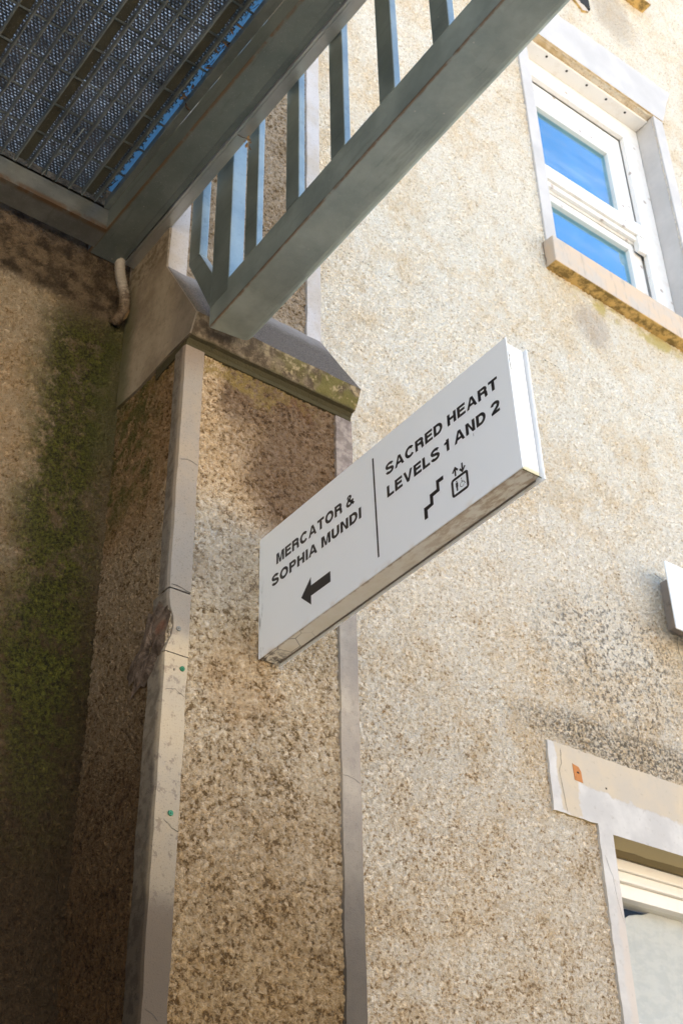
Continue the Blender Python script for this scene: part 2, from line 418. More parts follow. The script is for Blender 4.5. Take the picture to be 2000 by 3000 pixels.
M['galv'] = galv('galvanised_steel', (.20, .215, .20), (.30, .31, .29), rust=.0)
M['rail'] = galv('galvanised_rail', (.26, .32, .31), (.36, .425, .41), (.34, .5), rust=.0)
M['land'] = galv('galvanised_landing_beam', (.11, .11, .085), (.17, .165, .13), (.45, .65), rust=.1, metal=.5)
M['alu'] = galv('aluminium_trim', (.50, .52, .52), (.60, .62, .61), (.3, .45), metal=.8)
M['grate'] = galv('galvanised_grating', (.21, .24, .23), (.31, .34, .32), (.4, .6), metal=.5)
M['olive'] = galv('dull_steel_strip', (.12, .112, .075), (.15, .14, .095), (.6, .8), metal=.2)
M['mesh'] = galv('expanded_mesh', (.10, .105, .105), (.19, .19, .185), (.35, .5), metal=.4)
s = NT('translucent_matting')
a = s.noise(3, 3, .6); b = s.noise(60, 3, .7)
c = s.mix(s.mr(a, .40, .58), (.26, .31, .32), (.85, .90, .86))
c = s.mix(s.math('MULTIPLY', s.mr(b, .5, .6), .75), c, (.10, .10, .09))
t_ = s.n('ShaderNodeBsdfTranslucent'); d_ = s.n('ShaderNodeBsdfDiffuse'); ad = s.n('ShaderNodeAddShader')
s.t.links.new(c, t_.inputs[0]); d_.inputs[0].default_value = (.03, .03, .03, 1)
s.t.links.new(t_.outputs[0], ad.inputs[0]); s.t.links.new(d_.outputs[0], ad.inputs[1]); s.t.links.new(ad.outputs[0], s.t.nodes['Material Output'].inputs[0])
M['mat'] = s.m

s = NT('blue_plastic_sheet')
t_ = s.n('ShaderNodeBsdfTranslucent'); d_ = s.n('ShaderNodeBsdfDiffuse'); ad = s.n('ShaderNodeAddShader')
t_.inputs[0].default_value = (.11, .23, .31, 1); d_.inputs[0].default_value = (.04, .15, .3, 1)
s.t.links.new(t_.outputs[0], ad.inputs[0]); s.t.links.new(d_.outputs[0], ad.inputs[1]); s.t.links.new(ad.outputs[0], s.t.nodes['Material Output'].inputs[0])
M['sheet'] = s.m
s = NT('window_glass')
n = s.noise(1.2, 3, .5)
s.bump(n, .03, .01)
gl = s.n('ShaderNodeBsdfGlossy'); gl.inputs['Roughness'].default_value = .015
gl.inputs['Color'].default_value = (.42, .80, 1, 1)
tr = s.n('ShaderNodeBsdfTransparent'); tr.inputs['Color'].default_value = (.7, .75, .75, 1)
mx = s.n('ShaderNodeMixShader')
dirt = s.noise(2.2, 4, .6, vec=s.scalevec((1, 1, .45)))  # uneven sky reflection painted into the pane by noise
s.t.links.new(s.mr(dirt, .35, .7, .54, .42), mx.inputs[0])
df = s.n('ShaderNodeBsdfDiffuse'); df.inputs['Color'].default_value = (.7, .72, .75, 1)
dm = s.n('ShaderNodeMixShader')
wisp = s.noise(1.7, 5, .7, vec=s.scalevec((.5, 1, 2.2)))  # pale cloud streaks of the reflected sky, painted in as diffuse
s.t.links.new(s.mr(wisp, .50, .75, .02, .16), dm.inputs[0])
out = s.t.nodes['Material Output']
s.t.links.new(tr.outputs[0], mx.inputs[1]); s.t.links.new(gl.outputs[0], mx.inputs[2]); s.t.links.new(mx.outputs[0], dm.inputs[1]); s.t.links.new(df.outputs[0], dm.inputs[2]); s.t.links.new(dm.outputs[0], out.inputs[0])
M['glass'] = s.m
s = NT('pane_with_film')
gl = s.n('ShaderNodeBsdfGlossy'); gl.inputs['Roughness'].default_value = .02
tr = s.n('ShaderNodeBsdfTransparent'); tr.inputs['Color'].default_value = (.97, .97, .95, 1)
mx = s.n('ShaderNodeMixShader'); mx.inputs[0].default_value = .015
out = s.t.nodes['Material Output']
s.t.links.new(tr.outputs[0], mx.inputs[1]); s.t.links.new(gl.outputs[0], mx.inputs[2]); s.t.links.new(mx.outputs[0], out.inputs[0])
M['glass2'] = s.m
s = NT('crinkled_film')
a = s.noise(12, 5, .7, vec=s.scalevec((1, 1, 2)))
c = s.mix(s.mr(a, .4, .6), (.47, .465, .435), (.53, .52, .48))
s.bump(a, .35, .01)
M['film'] = s.done(c, .5)
s = NT('pale_paving')
M['ground'] = s.done(s.mix(s.noise(2, 4), (.29, .25, .20), (.36, .315, .255)), .9)
s = NT('unseen_facade')
M['far'] = s.done(s.mix(s.noise(1, 4), (.62, .54, .42), (.70, .62, .50)), .9)

s = NT('unseen_wing_render')
M['unseen_wing'] = s.done(s.mix(s.noise(1, 4), (.22, .18, .13), (.30, .25, .19)), .9)
# ------------------------------------------------------------------ mesh helpers
def box(bm, x0, x1, y0, y1, z0, z1):
    v = [bm.verts.new((x, y, z)) for x in (x0, x1) for y in (y0, y1) for z in (z0, z1)]
    for q in ((0, 1, 3, 2), (4, 6, 7, 5), (0, 4, 5, 1), (2, 3, 7, 6), (0, 2, 6, 4), (1, 5, 7, 3)):
        bm.faces.new([v[i] for i in q])
    return v
def prism(bm, pts, axis, a, b):
    """extrude the closed outline pts (two coordinates) along axis from a to b"""
    def P(p, t):
        c = list(p); c.insert(axis, t); return c
    A = [bm.verts.new(P(p, a)) for p in pts]; B = [bm.verts.new(P(p, b)) for p in pts]
    n = len(pts)
    bm.faces.new(A); bm.faces.new(B[::-1])
    for i in range(n):
        bm.faces.new((A[i], B[i], B[(i + 1) % n], A[(i + 1) % n]))
    return A, B
def tube(bm, pts, r, n=8, ring=None):
    pts = [Vector(p) for p in pts]
    rings = []
    for i, p in enumerate(pts):
        d = (pts[min(i + 1, len(pts) - 1)] - pts[max(i - 1, 0)]).normalized()
        u = d.cross(Vector((0, 1, .1))).normalized(); w = d.cross(u)
        rr = r[i] if isinstance(r, (list, tuple)) else r
        rings.append([bm.verts.new(p + u * math.cos(2 * math.pi * k / n) * rr + w * math.sin(2 * math.pi * k / n) * rr) for k in range(n)])
    for a, b in zip(rings, rings[1:]):
        for k in range(n):
            bm.faces.new((a[k], a[(k + 1) % n], b[(k + 1) % n], b[k]))
    bm.faces.new(rings[0][::-1]); bm.faces.new(rings[-1])
def link(name, bm, mat, parent=None, bevel=0, smooth=False, segs=2):
    bmesh.ops.recalc_face_normals(bm, faces=bm.faces[:])
    if bevel:
        bmesh.ops.bevel(bm, geom=bm.edges[:], offset=bevel, segments=segs, affect='EDGES', profile=.5)
    me = bpy.data.meshes.new(name)
    bm.to_mesh(me); bm.free()
    if smooth:
        for p in me.polygons: p.use_smooth = True
    for mm in (mat if isinstance(mat, (list, tuple)) else [mat]):
        me.materials.append(mm)
    o = bpy.data.objects.new(name, me)
    C.objects.link(o)
    if parent: o.parent = parent
    return o
def B(name, mat, parent, *b, bevel=0):
    bm = bmesh.new()
    for q in b: box(bm, *q)
    return link(name, bm, mat, parent, bevel)
def ragged(pts, step=.03, amp=.004, keep=()):
    """break straight outline edges into small uneven steps; edges listed in keep stay straight"""
    out = []
    n = len(pts)
    for i in range(n):
        a, b = pts[i], pts[(i + 1) % n]
        out.append(a)
        if i in keep: continue
        L = math.hypot(b[0] - a[0], b[1] - a[1]); k = int(L / step)
        for t in range(1, k):
            x = a[0] + (b[0] - a[0]) * t / k; z = a[1] + (b[1] - a[1]) * t / k
            out.append((x + amp * mnoise.noise((x * 31, z * 31, 2.5)) * 1.6, z + amp * mnoise.noise((x * 31, z * 31, 8.5)) * 1.6))
    return out
def thing(name, label, cat, loc=(0, 0, 0), group=None):
    o = bpy.data.objects.new(name, None); C.objects.link(o)
    o.empty_display_size = .1
    o.location = loc
    o['label'] = label; o['category'] = cat
    if group: o['group'] = group
    return o
def tag(o, label, cat, group=None):
    o['label'] = label; o['category'] = cat
    if group: o['group'] = group
    return o

# ------------------------------------------------------------------ setting
bm = bmesh.new()
box(bm, -400, 400, -400, 400, -1.9, -1.6)
g = link('ground', bm, M['ground']); g['kind'] = 'structure'
bm = bmesh.new()
box(bm, -30, 40, -17, -11, -1.6, 5.0)
g = link('bounce_building', bm, M['far']); g['kind'] = 'structure'  # unseen block added across the courtyard for warm sunlit bounce

bm = bmesh.new()
box(bm, -6, -1.15, 1.3, 3.45, -1.6, 11.0)
g = link('shade_wing', bm, M['unseen_wing']); g['kind'] = 'structure'  # unseen block added to keep light off the left corner
# ------------------------------------------------------------------ the building
YW, XL, XR_, YU = 3.477, 1.6635, 2.364, 3.18
bld = thing('building', 'cream roughcast old building with grey buttress, mossy corner and two windows', 'building', (0, YW, -1.6))
off = Vector((0, -YW, 1.6))
def BP(o):
    """parent to the building, keeping world coordinates"""
    o.parent = bld; o.location = off
    return o
# facade with real openings: tile the wall round the openings
ops = [(4.262, 5.503, 5.47, 7.632), (4.037, 5.35, -.2, 2.035), (4.37, 5.40, 9.15, 10.4)]
VX0, VX1, VZ0, VZ1 = 2.30, 6.50, .70, 9.75          # the part in view right of the buttress
LX0, LX1, LZ0, LZ1 = .55, 1.70, 1.0, 4.1            # the corner left of the buttress
xs = sorted({-3.0, 14.0, LX0, LX1, VX0, VX1, *[o[0] for o in ops], *[o[1] for o in ops]})
zs = sorted({-1.6, 11.5, LZ0, LZ1, VZ0, VZ1, *[o[2] for o in ops], *[o[3] for o in ops]})
bm = bmesh.new()
def inside(x, z): return any(o[0] < x < o[1] and o[2] < z < o[3] for o in ops) or (VX0 < x < VX1 and VZ0 < z < VZ1) or (LX0 < x < LX1 and LZ0 < z < LZ1)
for i in range(len(xs) - 1):
    for j in range(len(zs) - 1):
        cx, cz = (xs[i] + xs[i + 1]) / 2, (zs[j] + zs[j + 1]) / 2
        if inside(cx, cz): continue
        v = [bm.verts.new((x, YW, z)) for x, z in ((xs[i], zs[j]), (xs[i + 1], zs[j]), (xs[i + 1], zs[j + 1]), (xs[i], zs[j + 1]))]
        bm.faces.new(v)
bmesh.ops.remove_doubles(bm, verts=bm.verts[:], dist=1e-5)
# thickness: reveals
FR = (YW + .02)
for o in ops:
    for a, b in (((o[0], o[2]), (o[1], o[2])), ((o[1], o[2]), (o[1], o[3])), ((o[1], o[3]), (o[0], o[3])), ((o[0], o[3]), (o[0], o[2]))):
        v = [bm.verts.new(p) for p in ((a[0], YW, a[1]), (b[0], YW, b[1]), (b[0], YW + .35, b[1]), (a[0], YW + .35, a[1]))]
        bm.faces.new(v)
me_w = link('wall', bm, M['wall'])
BP(me_w)
def grid(name, mat, parent, fn, u0, u1, v0, v1, du, dv, skip=None, flip=False):
    """dense sheet, fn(u, v) -> point; cells whose centre skip() rejects are left out"""
    nu, nv = max(1, round((u1 - u0) / du)), max(1, round((v1 - v0) / dv))
    us = [u0 + (u1 - u0) * i / nu for i in range(nu + 1)]; vs = [v0 + (v1 - v0) * j / nv for j in range(nv + 1)]
    V = [fn(u, v) for v in vs for u in us]
    F = []
    w = nu + 1
    for j in range(nv):
        cv = (vs[j] + vs[j + 1]) / 2
        for i in range(nu):
            if skip and skip((us[i] + us[i + 1]) / 2, cv): continue
            a = j * w + i
            F.append((a, a + w, a + w + 1, a + 1) if flip else (a, a + 1, a + w + 1, a + w))
    me = bpy.data.meshes.new(name); me.from_pydata(V, [], F); me.update()
    for p in me.polygons: p.use_smooth = True
    me.materials.append(mat)
    o = bpy.data.objects.new(name, me); C.objects.link(o)
    if parent: o.parent = parent
    return o
def nearop(x, z): return any(o[0] - .06 < x < o[1] + .06 and o[2] - .05 < z < o[3] + .12 for o in ops)
def nearlow(x, z): return x > 3.99 and z < 2.10
wskip = lambda x, z: any(o[0] < x < o[1] and o[2] < z < o[3] for o in ops)
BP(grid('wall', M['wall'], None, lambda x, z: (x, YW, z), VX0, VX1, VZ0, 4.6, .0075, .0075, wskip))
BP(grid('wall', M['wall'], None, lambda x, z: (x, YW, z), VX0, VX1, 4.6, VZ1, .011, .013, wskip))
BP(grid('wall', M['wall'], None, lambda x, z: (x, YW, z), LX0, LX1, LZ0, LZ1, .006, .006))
bm = bmesh.new()
box(bm, -3, 14, YW + .40, YW + 9, -1.6, 11.5)
BP(link('building_mass', bm, M['interior']))
bm = bmesh.new()
box(bm, -3, 14, YW - .25, YW + 9, 11.5, 11.8)
BP(link('roof', bm, M['far']))

# buttress: body in three pieces of one mesh, the flank above the coping line smooth
but = thing('x', 'x', 'x'); del but['label'], but['category']; but.name = 'buttress'
but.parent = bld; but.location = off
bm = bmesh.new()
box(bm, XL + .02, XR_, 3.02, YW, -1.6, 3.100)
box(bm, XL + .02, XR_, YU + .02, YW, 3.108, 8.6)
link('core', bm, M['cement'], but)
grid('shaft', M['buttress'], but, lambda x, z: (x, 3.0, z), XL, XR_, .7, 3.11, .0045, .0045)
grid('shaft', M['buttress'], but, lambda x, z: (x, 3.0, z), XL, XR_, -1.6, .7, .05, .05)
grid('shaft', M['buttress'], but, lambda x, z: (x, YU, z), XL, XR_, 3.58, 5.4, .006, .006)
grid('shaft', M['buttress'], but, lambda x, z: (x, YU, z), XL, XR_, 5.4, 8.6, .05, .05)
grid('shaft', M['buttress'], but, lambda y, z: (XL, y, z), 3.0, YW + .04, .7, 3.13, .006, .006, flip=True)
grid('shaft', M['buttress'], but, lambda y, z: (XL, y, z), 3.0, YW + .04, -1.6, .7, .05, .05, flip=True)
grid('shaft', M['buttress'], but, lambda y, z: (XR_, y, z), 3.0, YW, -1.6, 3.11, .03, .03)
grid('shaft', M['buttress'], but, lambda y, z: (XR_, y, z), YU, YW, 3.11, 8.6, .05, .05)
grid('shaft', M['buttress'], but, lambda y, z: (XL, y, z), YU, YW, 3.13, 8.6, .05, .05, flip=True)
# smooth cement flank
bm = bmesh.new()
prism(bm, [(2.968, 3.118), (2.933, 3.19), (3.176, 3.604), (3.176, 5.0), (YW, 5.0), (YW, 3.125), (3.3, 3.11), (3.1, 3.122)], 0, XL - .006, XL + .01)
link('cement_flank', bm, M['cement'], but)
# coping
bm = bmesh.new()
prof = [(2.9975, 3.085), (2.996, 3.10), (2.985, 3.113), (2.969, 3.115), (2.948, 3.152), (2.931, 3.192), (3.05, 3.39), (3.18, 3.612), (3.2, 3.612), (3.2, 3.07)]
nx = 60
rows = []
for i in range(nx + 1):
    x = XL + .0002 + (XR_ - XL) * i / nx
    rows.append([bm.verts.new((x, p[0] + (.0025 if p[1] > 3.105 else .0006) * mnoise.noise((x * 14, p[0] * 9, p[1] * 20)), p[1] + .0025 * mnoise.noise((x * 14 + 7, p[0] * 9, p[1] * 20)))) for p in prof])
n = len(prof)
for a, b in zip(rows, rows[1:]):
    for k in range(n): bm.faces.new((a[k], b[k], b[(k + 1) % n], a[(k + 1) % n]))
bm.faces.new(rows[0]); bm.faces.new(rows[-1][::-1])
link('coping', bm, M['coping'], but)

def wobble(t, a, seed): return a * mnoise.noise((t * 7.0, seed, 3.1)) + a * .6 * mnoise.noise((t * 27.0, seed, 9.1))
def strip(name, x0, x1, yf, z0, z1, seed, side=0.0, proud=.005, chip=None):
    """plain band on the buttress corner, wrapping round the flank by `side`"""
    bm = bmesh.new(); rows = []
    nz = max(2, int((z1 - z0) / .03))
    for i in range(nz + 1):
        z = z0 + (z1 - z0) * i / nz
        w1 = wobble(z, .0038, seed); w2 = wobble(z, .003, seed + 5)
        k = 0
        if chip: k = max(0, 1 - ((z - chip[0]) / chip[1]) ** 2)
        row = []
        if side:
            row += [(x0 - proud * .6 + k * .012, yf + side + wobble(z, .006, seed + 2), z), (x0 - proud * .8 + k * .03, yf + side * .45, z),
                    (x0 - proud + k * .022 + w2, yf + .006 + k * .03, z), (x0 - proud * .5 + k * .022 + w2, yf - proud, z)]
        else:
            row += [(x0 + w1, yf + .01, z), (x0 + .002 + w1, yf - proud, z)]
        if side:
            row += [(x1 - .002 + w1, yf - proud, z), (x1 + w1, yf + .01, z)]
        else:
            row += [(x1 + proud * .6 + w2, yf - proud, z), (x1 + proud * .7 + w2, yf + .12, z)]
        rows.append([bm.verts.new(p) for p in row])
    for a, b in zip(rows, rows[1:]):
        for q in range(len(a) - 1): bm.faces.new((a[q], a[q + 1], b[q + 1], b[q]))
    return link(name, bm, M['quoin'], but)
strip('corner_band', XL, 1.738, 3.0, -1.6, 1.90, 1, side=.088)
strip('corner_band', XL, 1.738, 3.0, 1.903, 2.115, 1, side=.088, chip=(1.99, .075))
strip('corner_band', XL, 1.735, 3.0, 2.118, 3.085, 2, side=.06, proud=.007)
strip('corner_band', 2.293, XR_, 3.0, -1.6, 3.08, 3)
strip('corner_band', XL, 1.74, YU, 3.58, 8.6, 4, side=.0)
strip('corner_band', 2.297, XR_, YU, 3.58, 8.6, 6)
# broken patch of stone on the flank by the corner
bm = bmesh.new()
cy, cz = 3.095, 1.955
ring_prev = None
cen = bm.verts.new((XL + .012, cy, cz))
for r in (.35, .7, 1.0):
    ring = []
    for k in range(26):
        a = 2 * math.pi * k / 26
        rad = (1 + .35 * mnoise.noise((math.cos(a) * 1.6, math.sin(a) * 1.6, 2.2)) + .3 * mnoise.noise((math.cos(a) * 5, math.sin(a) * 5, 4.2)))
        y = cy + math.cos(a) * .105 * rad * r
        z = cz + math.sin(a) * .105 * rad * r + (cy - y) * .55
        ring.append(bm.verts.new((XL - .009 + .006 * r * (1 if r == 1 else .2) - .006 * mnoise.noise((y * 40, z * 40, 1)), y, z)))
    for k in range(26):
        if ring_prev is None: bm.faces.new((cen, ring[k], ring[(k + 1) % 26]))
        else: bm.faces.new((ring_prev[k], ring[k], ring[(k + 1) % 26], ring_prev[(k + 1) % 26]))
    ring_prev = ring
link('broken_patch', bm, M['broken'], but)
# wall plugs in the band
for x, z, mt in ((1.719, 1.859, 'plug'), (1.709, 1.417, 'plug'), (1.699, 1.986, 'greyplug')):
    bm = bmesh.new()
    bmesh.ops.create_cone(bm, cap_ends=True, segments=14, radius1=.0085, radius2=.0075, depth=.006, matrix=Matrix.Translation((x, 2.9935, z)) @ Matrix.Rotation(math.pi / 2, 4, 'X'))
    bmesh.ops.create_cone(bm, cap_ends=True, segments=10, radius1=.003, radius2=.003, depth=.003, matrix=Matrix.Translation((x, 2.9895, z)) @ Matrix.Rotation(math.pi / 2, 4, 'X'))
    link('wall_plug', bm, M[mt], but)
B('screw_hole', M['dark'], but, (1.6915, 1.6945, 2.9935, 2.997, 1.846, 1.853))
# fine cracks in bands and walls
def crack(pts, w=.0012, mat='dark', parent=None, depth=.0008):
    """hairline crack: a thin dark sliver lying on the surface; pts are (x,y,z), normal -y"""
    bm = bmesh.new()
    P = []
    for a, b in zip(pts, pts[1:]):
        a = Vector(a); b = Vector(b)
        for t in range(6): P.append(a.lerp(b, t / 6))
    P.append(Vector(pts[-1]))
    prev = None
    for i, p in enumerate(P):
        q = p + Vector((mnoise.noise(p * 60) * .004, 0, mnoise.noise(p * 60 + Vector((5, 5, 5))) * .004))
        ww = w * (.4 + .9 * abs(mnoise.noise(p * 23))) * (0.3 if i in (0, len(P) - 1) else 1)
        d = (Vector(pts[-1]) - Vector(pts[0])).normalized(); nrm = Vector((0, -1, 0)); s_ = d.cross(nrm).normalized() * ww
        cur = (bm.verts.new(q + s_ + nrm * depth), bm.verts.new(q - s_ + nrm * depth))
        if prev: bm.faces.new((prev[0], prev[1], cur[1], cur[0]))
        prev = cur
    return link('crack', bm, M[mat], parent)
crack([(1.667, 2.9945, 1.778), (1.70, 2.9945, 1.787), (1.736, 2.9945, 1.772)], parent=but)
crack([(1.69, 2.9945, 1.395), (1.705, 2.9945, 1.39), (1.715, 2.9945, 1.375), (1.738, 2.9945, 1.371)], parent=but)
crack([(1.668, 2.9945, .90), (1.69, 2.9945, .893), (1.71, 2.9945, .875)], parent=but)
crack([(1.665, 2.9925, 2.60), (1.70, 2.9925, 2.605), (1.733, 2.9925, 2.60)], parent=but)
crack([(1.665, 2.9925, 2.13), (1.70, 2.9925, 2.128), (1.734, 2.9925, 2.118)], w=.002, parent=but)
crack([(2.296, 2.9945, 1.68), (2.33, 2.9945, 1.675), (2.364, 2.9945, 1.666)], parent=but)

# ---------------- upper window
win = thing('x', 'x', 'x'); del win['label'], win['category']; win.name = 'window'
win.parent = bld; win.location = off
# stone surround
bm = bmesh.new()
prism(bm, ragged([(3.9, 7.632), (5.603, 7.638), (5.765, 8.07), (3.9, 8.03)], .03, .006, keep=(0,)), 1, YW - .012, YW + .048)
link('lintel', bm, M['surround'], win)
B('stone_jamb', M['surround'], win, (5.505, 5.602, YW - .008, YW + .16, 5.5, 7.634), bevel=.004)
B('stone_jamb', M['surround'], win, (4.172, 4.262, YW - .008, YW + .16, 5.5, 7.630), bevel=.004)
bm = bmesh.new()
prism(bm, [(3.405, 5.335), (3.402, 5.53), (3.70, 5.56), (3.70, 5.335)], 0, 4.148, 5.64)
for v in bm.verts: v.co.z -= (v.co.x - 4.148) * .03
link('sill', bm, M['sill'], win, bevel=.005)
# box frame: soffit board, jamb linings
B('frame', M['wood'], win,
  (4.262, 5.503, 3.526, 3.80, 7.612, 7.631),                 # head board
  (4.262, 5.503, 3.632, 3.80, 7.44, 7.611),                  # head face
  (4.262, 4.35, 3.632, 3.80, 5.45, 7.439), (5.345, 5.503, 3.632, 3.80, 5.45, 7.439), bevel=.004)
B('frame_bead', M['wood'], win, (4.351, 5.344, 3.618, 3.655, 7.415, 7.439), (5.318, 5.344, 3.618, 3.655, 5.46, 7.414), (4.351, 4.36, 3.618, 3.655, 5.46, 7.414), bevel=.004)
for x, y in ((4.548, 3.551), (4.738, 3.554), (4.93, 3.555), (5.122, 3.558), (5.31, 3.559)):
    bm = bmesh.new()
    bmesh.ops.create_cone(bm, cap_ends=True, segments=12, radius1=.0085, radius2=.0085, depth=.004, matrix=Matrix.Translation((x, y, 7.6105)))
    link('vent_hole', bm, M['dark'], win)
# upper sash (outer), lower sash (inner)
def sash(name, x0, x1, z0, z1, y, sl, sr, top, bot, glass, wood, parent):
    o = B(name, M[wood], parent, (x0, x0 + sl, y, y + .045, z0, z1), (x1 - sr, x1, y, y + .045, z0, z1),
          (x0 + sl, x1 - sr, y, y + .045, z1 - top, z1), (x0 + sl, x1 - sr, y, y + .045, z0, z0 + bot), bevel=.006)
    p = B('pane', M[glass], parent, (x0 + sl - .004, x1 - sr + .004, y + .032, y + .036, z0 + bot - .004, z1 - top + .004))
    return o
sash('sash', 4.361, 5.317, 6.35, 7.414, 3.660, .11, .155, .235, .185, 'glass', 'wood', win)
sash('sash', 4.361, 5.317, 5.52, 6.345, 3.668, .10, .115, .06, .12, 'glass', 'wood', win)
B('meeting_rail', M['wood'], win, (4.362, 5.316, 3.612, 3.659, 6.40, 6.522), (4.362, 5.316, 3.632, 3.659, 6.362, 6.399), bevel=.004)
bm = bmesh.new()
prism(bm, [(3.616, 6.399), (3.614, 6.30), (3.622, 6.265), (3.645, 6.262), (3.659, 6.29), (3.659, 6.399)], 0, 5.245, 5.315)
link('sash_horn', bm, M['wood'], win, bevel=.003)
B('sash_catch', M['wood'], win, (4.467, 4.482, 3.69, 3.71, 5.67, 5.73))
# ---------------- lower window
lw = thing('x', 'x', 'x'); del lw['label'], lw['category']; lw.name = 'window'
lw.parent = bld; lw.location = off
bm = bmesh.new()
pts = [(3.714, 2.368), (3.709, 2.062), (3.955, 2.062), (3.953, 1.2), (3.95, -.3), (4.037, -.3), (4.037, 2.033), (5.35, 2.033), (5.35, -.3), (5.45, -.3), (5.45, 2.06), (5.7, 2.06), (5.7, 2.368)]
prism(bm, ragged(pts, .02, .003, keep=(4, 5, 6, 7, 8)), 1, YW - .006, YW + .16)
link('lintel', bm, M['lower'], lw)
B('frame', M['cream'], lw, (4.037, 5.35, 3.642, 3.76, 1.985, 2.032), (4.037, 5.35, 3.655, 3.76, 1.955, 1.984), (4.037, 5.35, 3.648, 3.76, 1.938, 1.954),
  (4.037, 5.35, 3.668, 3.76, 1.885, 1.937), (4.037, 5.35, 3.66, 3.76, 1.872, 1.884), (4.037, 4.12, 3.642, 3.76, -.2, 1.871), bevel=.003)
B('pane', M['glass2'], lw, (4.121, 5.35, 3.70, 3.704, 1.375, 1.871))
B('meeting_rail', M['wood'], lw, (4.121, 5.35, 3.68, 3.74, 1.33, 1.374), bevel=.004)
B('pane', M['glass2'], lw, (4.121, 5.35, 3.72, 3.724, -.2, 1.329))
bm = bmesh.new()
top = []; nb = 60
def FZ(x):
    K = [(4.0, 1.74), (4.30, 1.80), (4.37, 1.835), (4.50, 1.867), (4.56, 1.90), (6, 1.92)]
    for (a, za), (b, zb) in zip(K, K[1:]):
        if x <= b: return za + (zb - za) * (x - a) / (b - a)
for i in range(nb + 1):
    x = 4.10 + 1.25 * i / nb
    zt = FZ(x) + .004 * mnoise.noise((x * 25, 0, 0))
    top.append((x, zt))
prev = None
for x, zt in top:
    cur = [bm.verts.new((x, 3.735 + .004 * mnoise.noise((x * 20, z * 9, 0)), z)) for z in (.0, .6, 1.2, 1.6, zt - .01, zt)]
    if prev:
        for k in range(5): bm.faces.new((prev[k], cur[k], cur[k + 1], prev[k + 1]))
    prev = cur
link('window_film', bm, M['film'], lw)
# iron fixing in the lintel
bm = bmesh.new()
prism(bm, [(3.846, 2.295), (3.850, 2.225), (3.895, 2.222), (3.892, 2.27), (3.88, 2.288)], 1, YW - .008, YW - .003)
link('rusty_fixing', bm, M['rust'], lw)
B('screw_hole', M['dark'], lw, (3.866, 3.878, YW - .0095, YW - .004, 2.258, 2.264))
B('screw_hole', M['dark'], lw, (4.03, 4.038, YW - .0072, YW - .004, 2.228, 2.236))
crack([(3.785, YW - .0065, 2.345), (3.78, YW - .0065, 2.28), (3.765, YW - .0065, 2.245), (3.772, YW - .0065, 2.17), (3.785, YW - .0065, 2.066)], w=.0014, parent=lw)
crack([(3.97, YW - .0065, 1.93), (4.0, YW - .0065, 1.85), (4.01, YW - .0065, 1.75), (4.03, YW - .0065, 1.67)], w=.001, parent=lw)
BP(crack([(4.60, YW - .004, 3.50), (4.70, YW - .004, 3.47), (4.74, YW - .004, 3.49)], w=.003))
BP(crack([(4.70, YW - .004, 3.20), (4.685, YW - .004, 3.10), (4.72, YW - .004, 2.98), (4.70, YW - .004, 2.85)], w=.0025))
BP(crack([(4.145, YW - .004, 5.58), (4.14, YW - .004, 5.48), (4.146, YW - .004, 5.35)], w=.004))
BP(crack([(4.29, YW - .004, 2.62), (4.30, YW - .004, 2.56), (4.27, YW - .004, 2.48)], w=.0025))
# upper storey sill and vent at the top edge of view
bm = bmesh.new()
box(bm, 4.15, 5.70, 3.39, 3.6, 9.0, 9.16)
link('upper_sill', bm, M['sill'], bld, bevel=.005).location = off
o = B('air_vent', M['dark'], None, (4.92, 5.02, YW - .012, YW + .02, 8.44, 8.62)); BP(o)
bm = bmesh.new()
prism(bm, [(4.83, 8.46), (4.93, 8.36), (5.0, 8.40), (4.96, 8.44), (4.90, 8.46), (4.9, 8.62), (4.83, 8.62)], 1, YW - .01, YW + .02)
BP(link('chipped_stone', bm, M['sill']))

# ------------------------------------------------------------------ landing overhead
land = thing('steel_landing', 'steel walkway landing overhead with open grating, seen from below against the mossy wall', 'landing', (0.5, 3.33, 3.82))
LO = -Vector(land.location)
def LP(o): o.parent = land; o.location = LO; return o
bm = bmesh.new()      # edge beam: channel on its side
prism(bm, [(1.475, 3.82), (1.588, 3.82), (1.590, 3.823), (1.612, 3.823), (1.612, 3.96), (1.60, 3.96), (1.60, 3.835), (1.487, 3.835), (1.487, 3.925), (1.475, 3.925)], 1, .2, YW - .002)
for v in bm.verts:
    v.co.x += .018 * (3.2 - v.co.y) if v.co.x < 1.55 else 0
LP(link('edge_beam', bm, galv('galvanised_edge_beam', (.18, .215, .205), (.25, .285, .265), (.42, .6), rust=.0, metal=.5, arris=[(0, 1.4803, .014, -.018), (2, 3.82, .01, 0)])))
bm = bmesh.new()
prism(bm, [(1.614, 3.812), (1.6225, 3.812), (1.6232, 3.8145), (1.6245, 3.812), (1.6635, 3.812), (1.6635, 3.99), (1.6575, 3.99), (1.6575, 3.818), (1.614, 3.818)], 1, .2, YW - .03)
LP(link('edge_trim', bm, M['alu']))
bm = bmesh.new()
prism(bm, [(3.333, 3.819), (YW - .035, 3.819), (YW - .035, 3.832), (3.345, 3.832), (3.345, 3.925), (3.333, 3.925)], 0, -.75, 1.478)
LP(link('wall_beam', bm, galv('galvanised_wall_beam', (.20, .21, .20), (.30, .31, .29), (.3, .5), rust=.25, metal=.6, arris=[(1, 3.333, .03, 0), (2, 3.82, .03, 0)])))
o = B('bearer_angle', M['grate'], None, (1.452, 1.4745, .2, 3.332, 3.926, 3.932), (1.452, 1.457, .2, 3.332, 3.9325, 3.965)); LP(o)
for v in o.data.vertices:
    if v.co.x > 1.46: v.co.x += .018 * (3.2 - v.co.y)
PITCH = .0556
bars = [1.411 - PITCH * k for k in range(39)]
bar0 = None
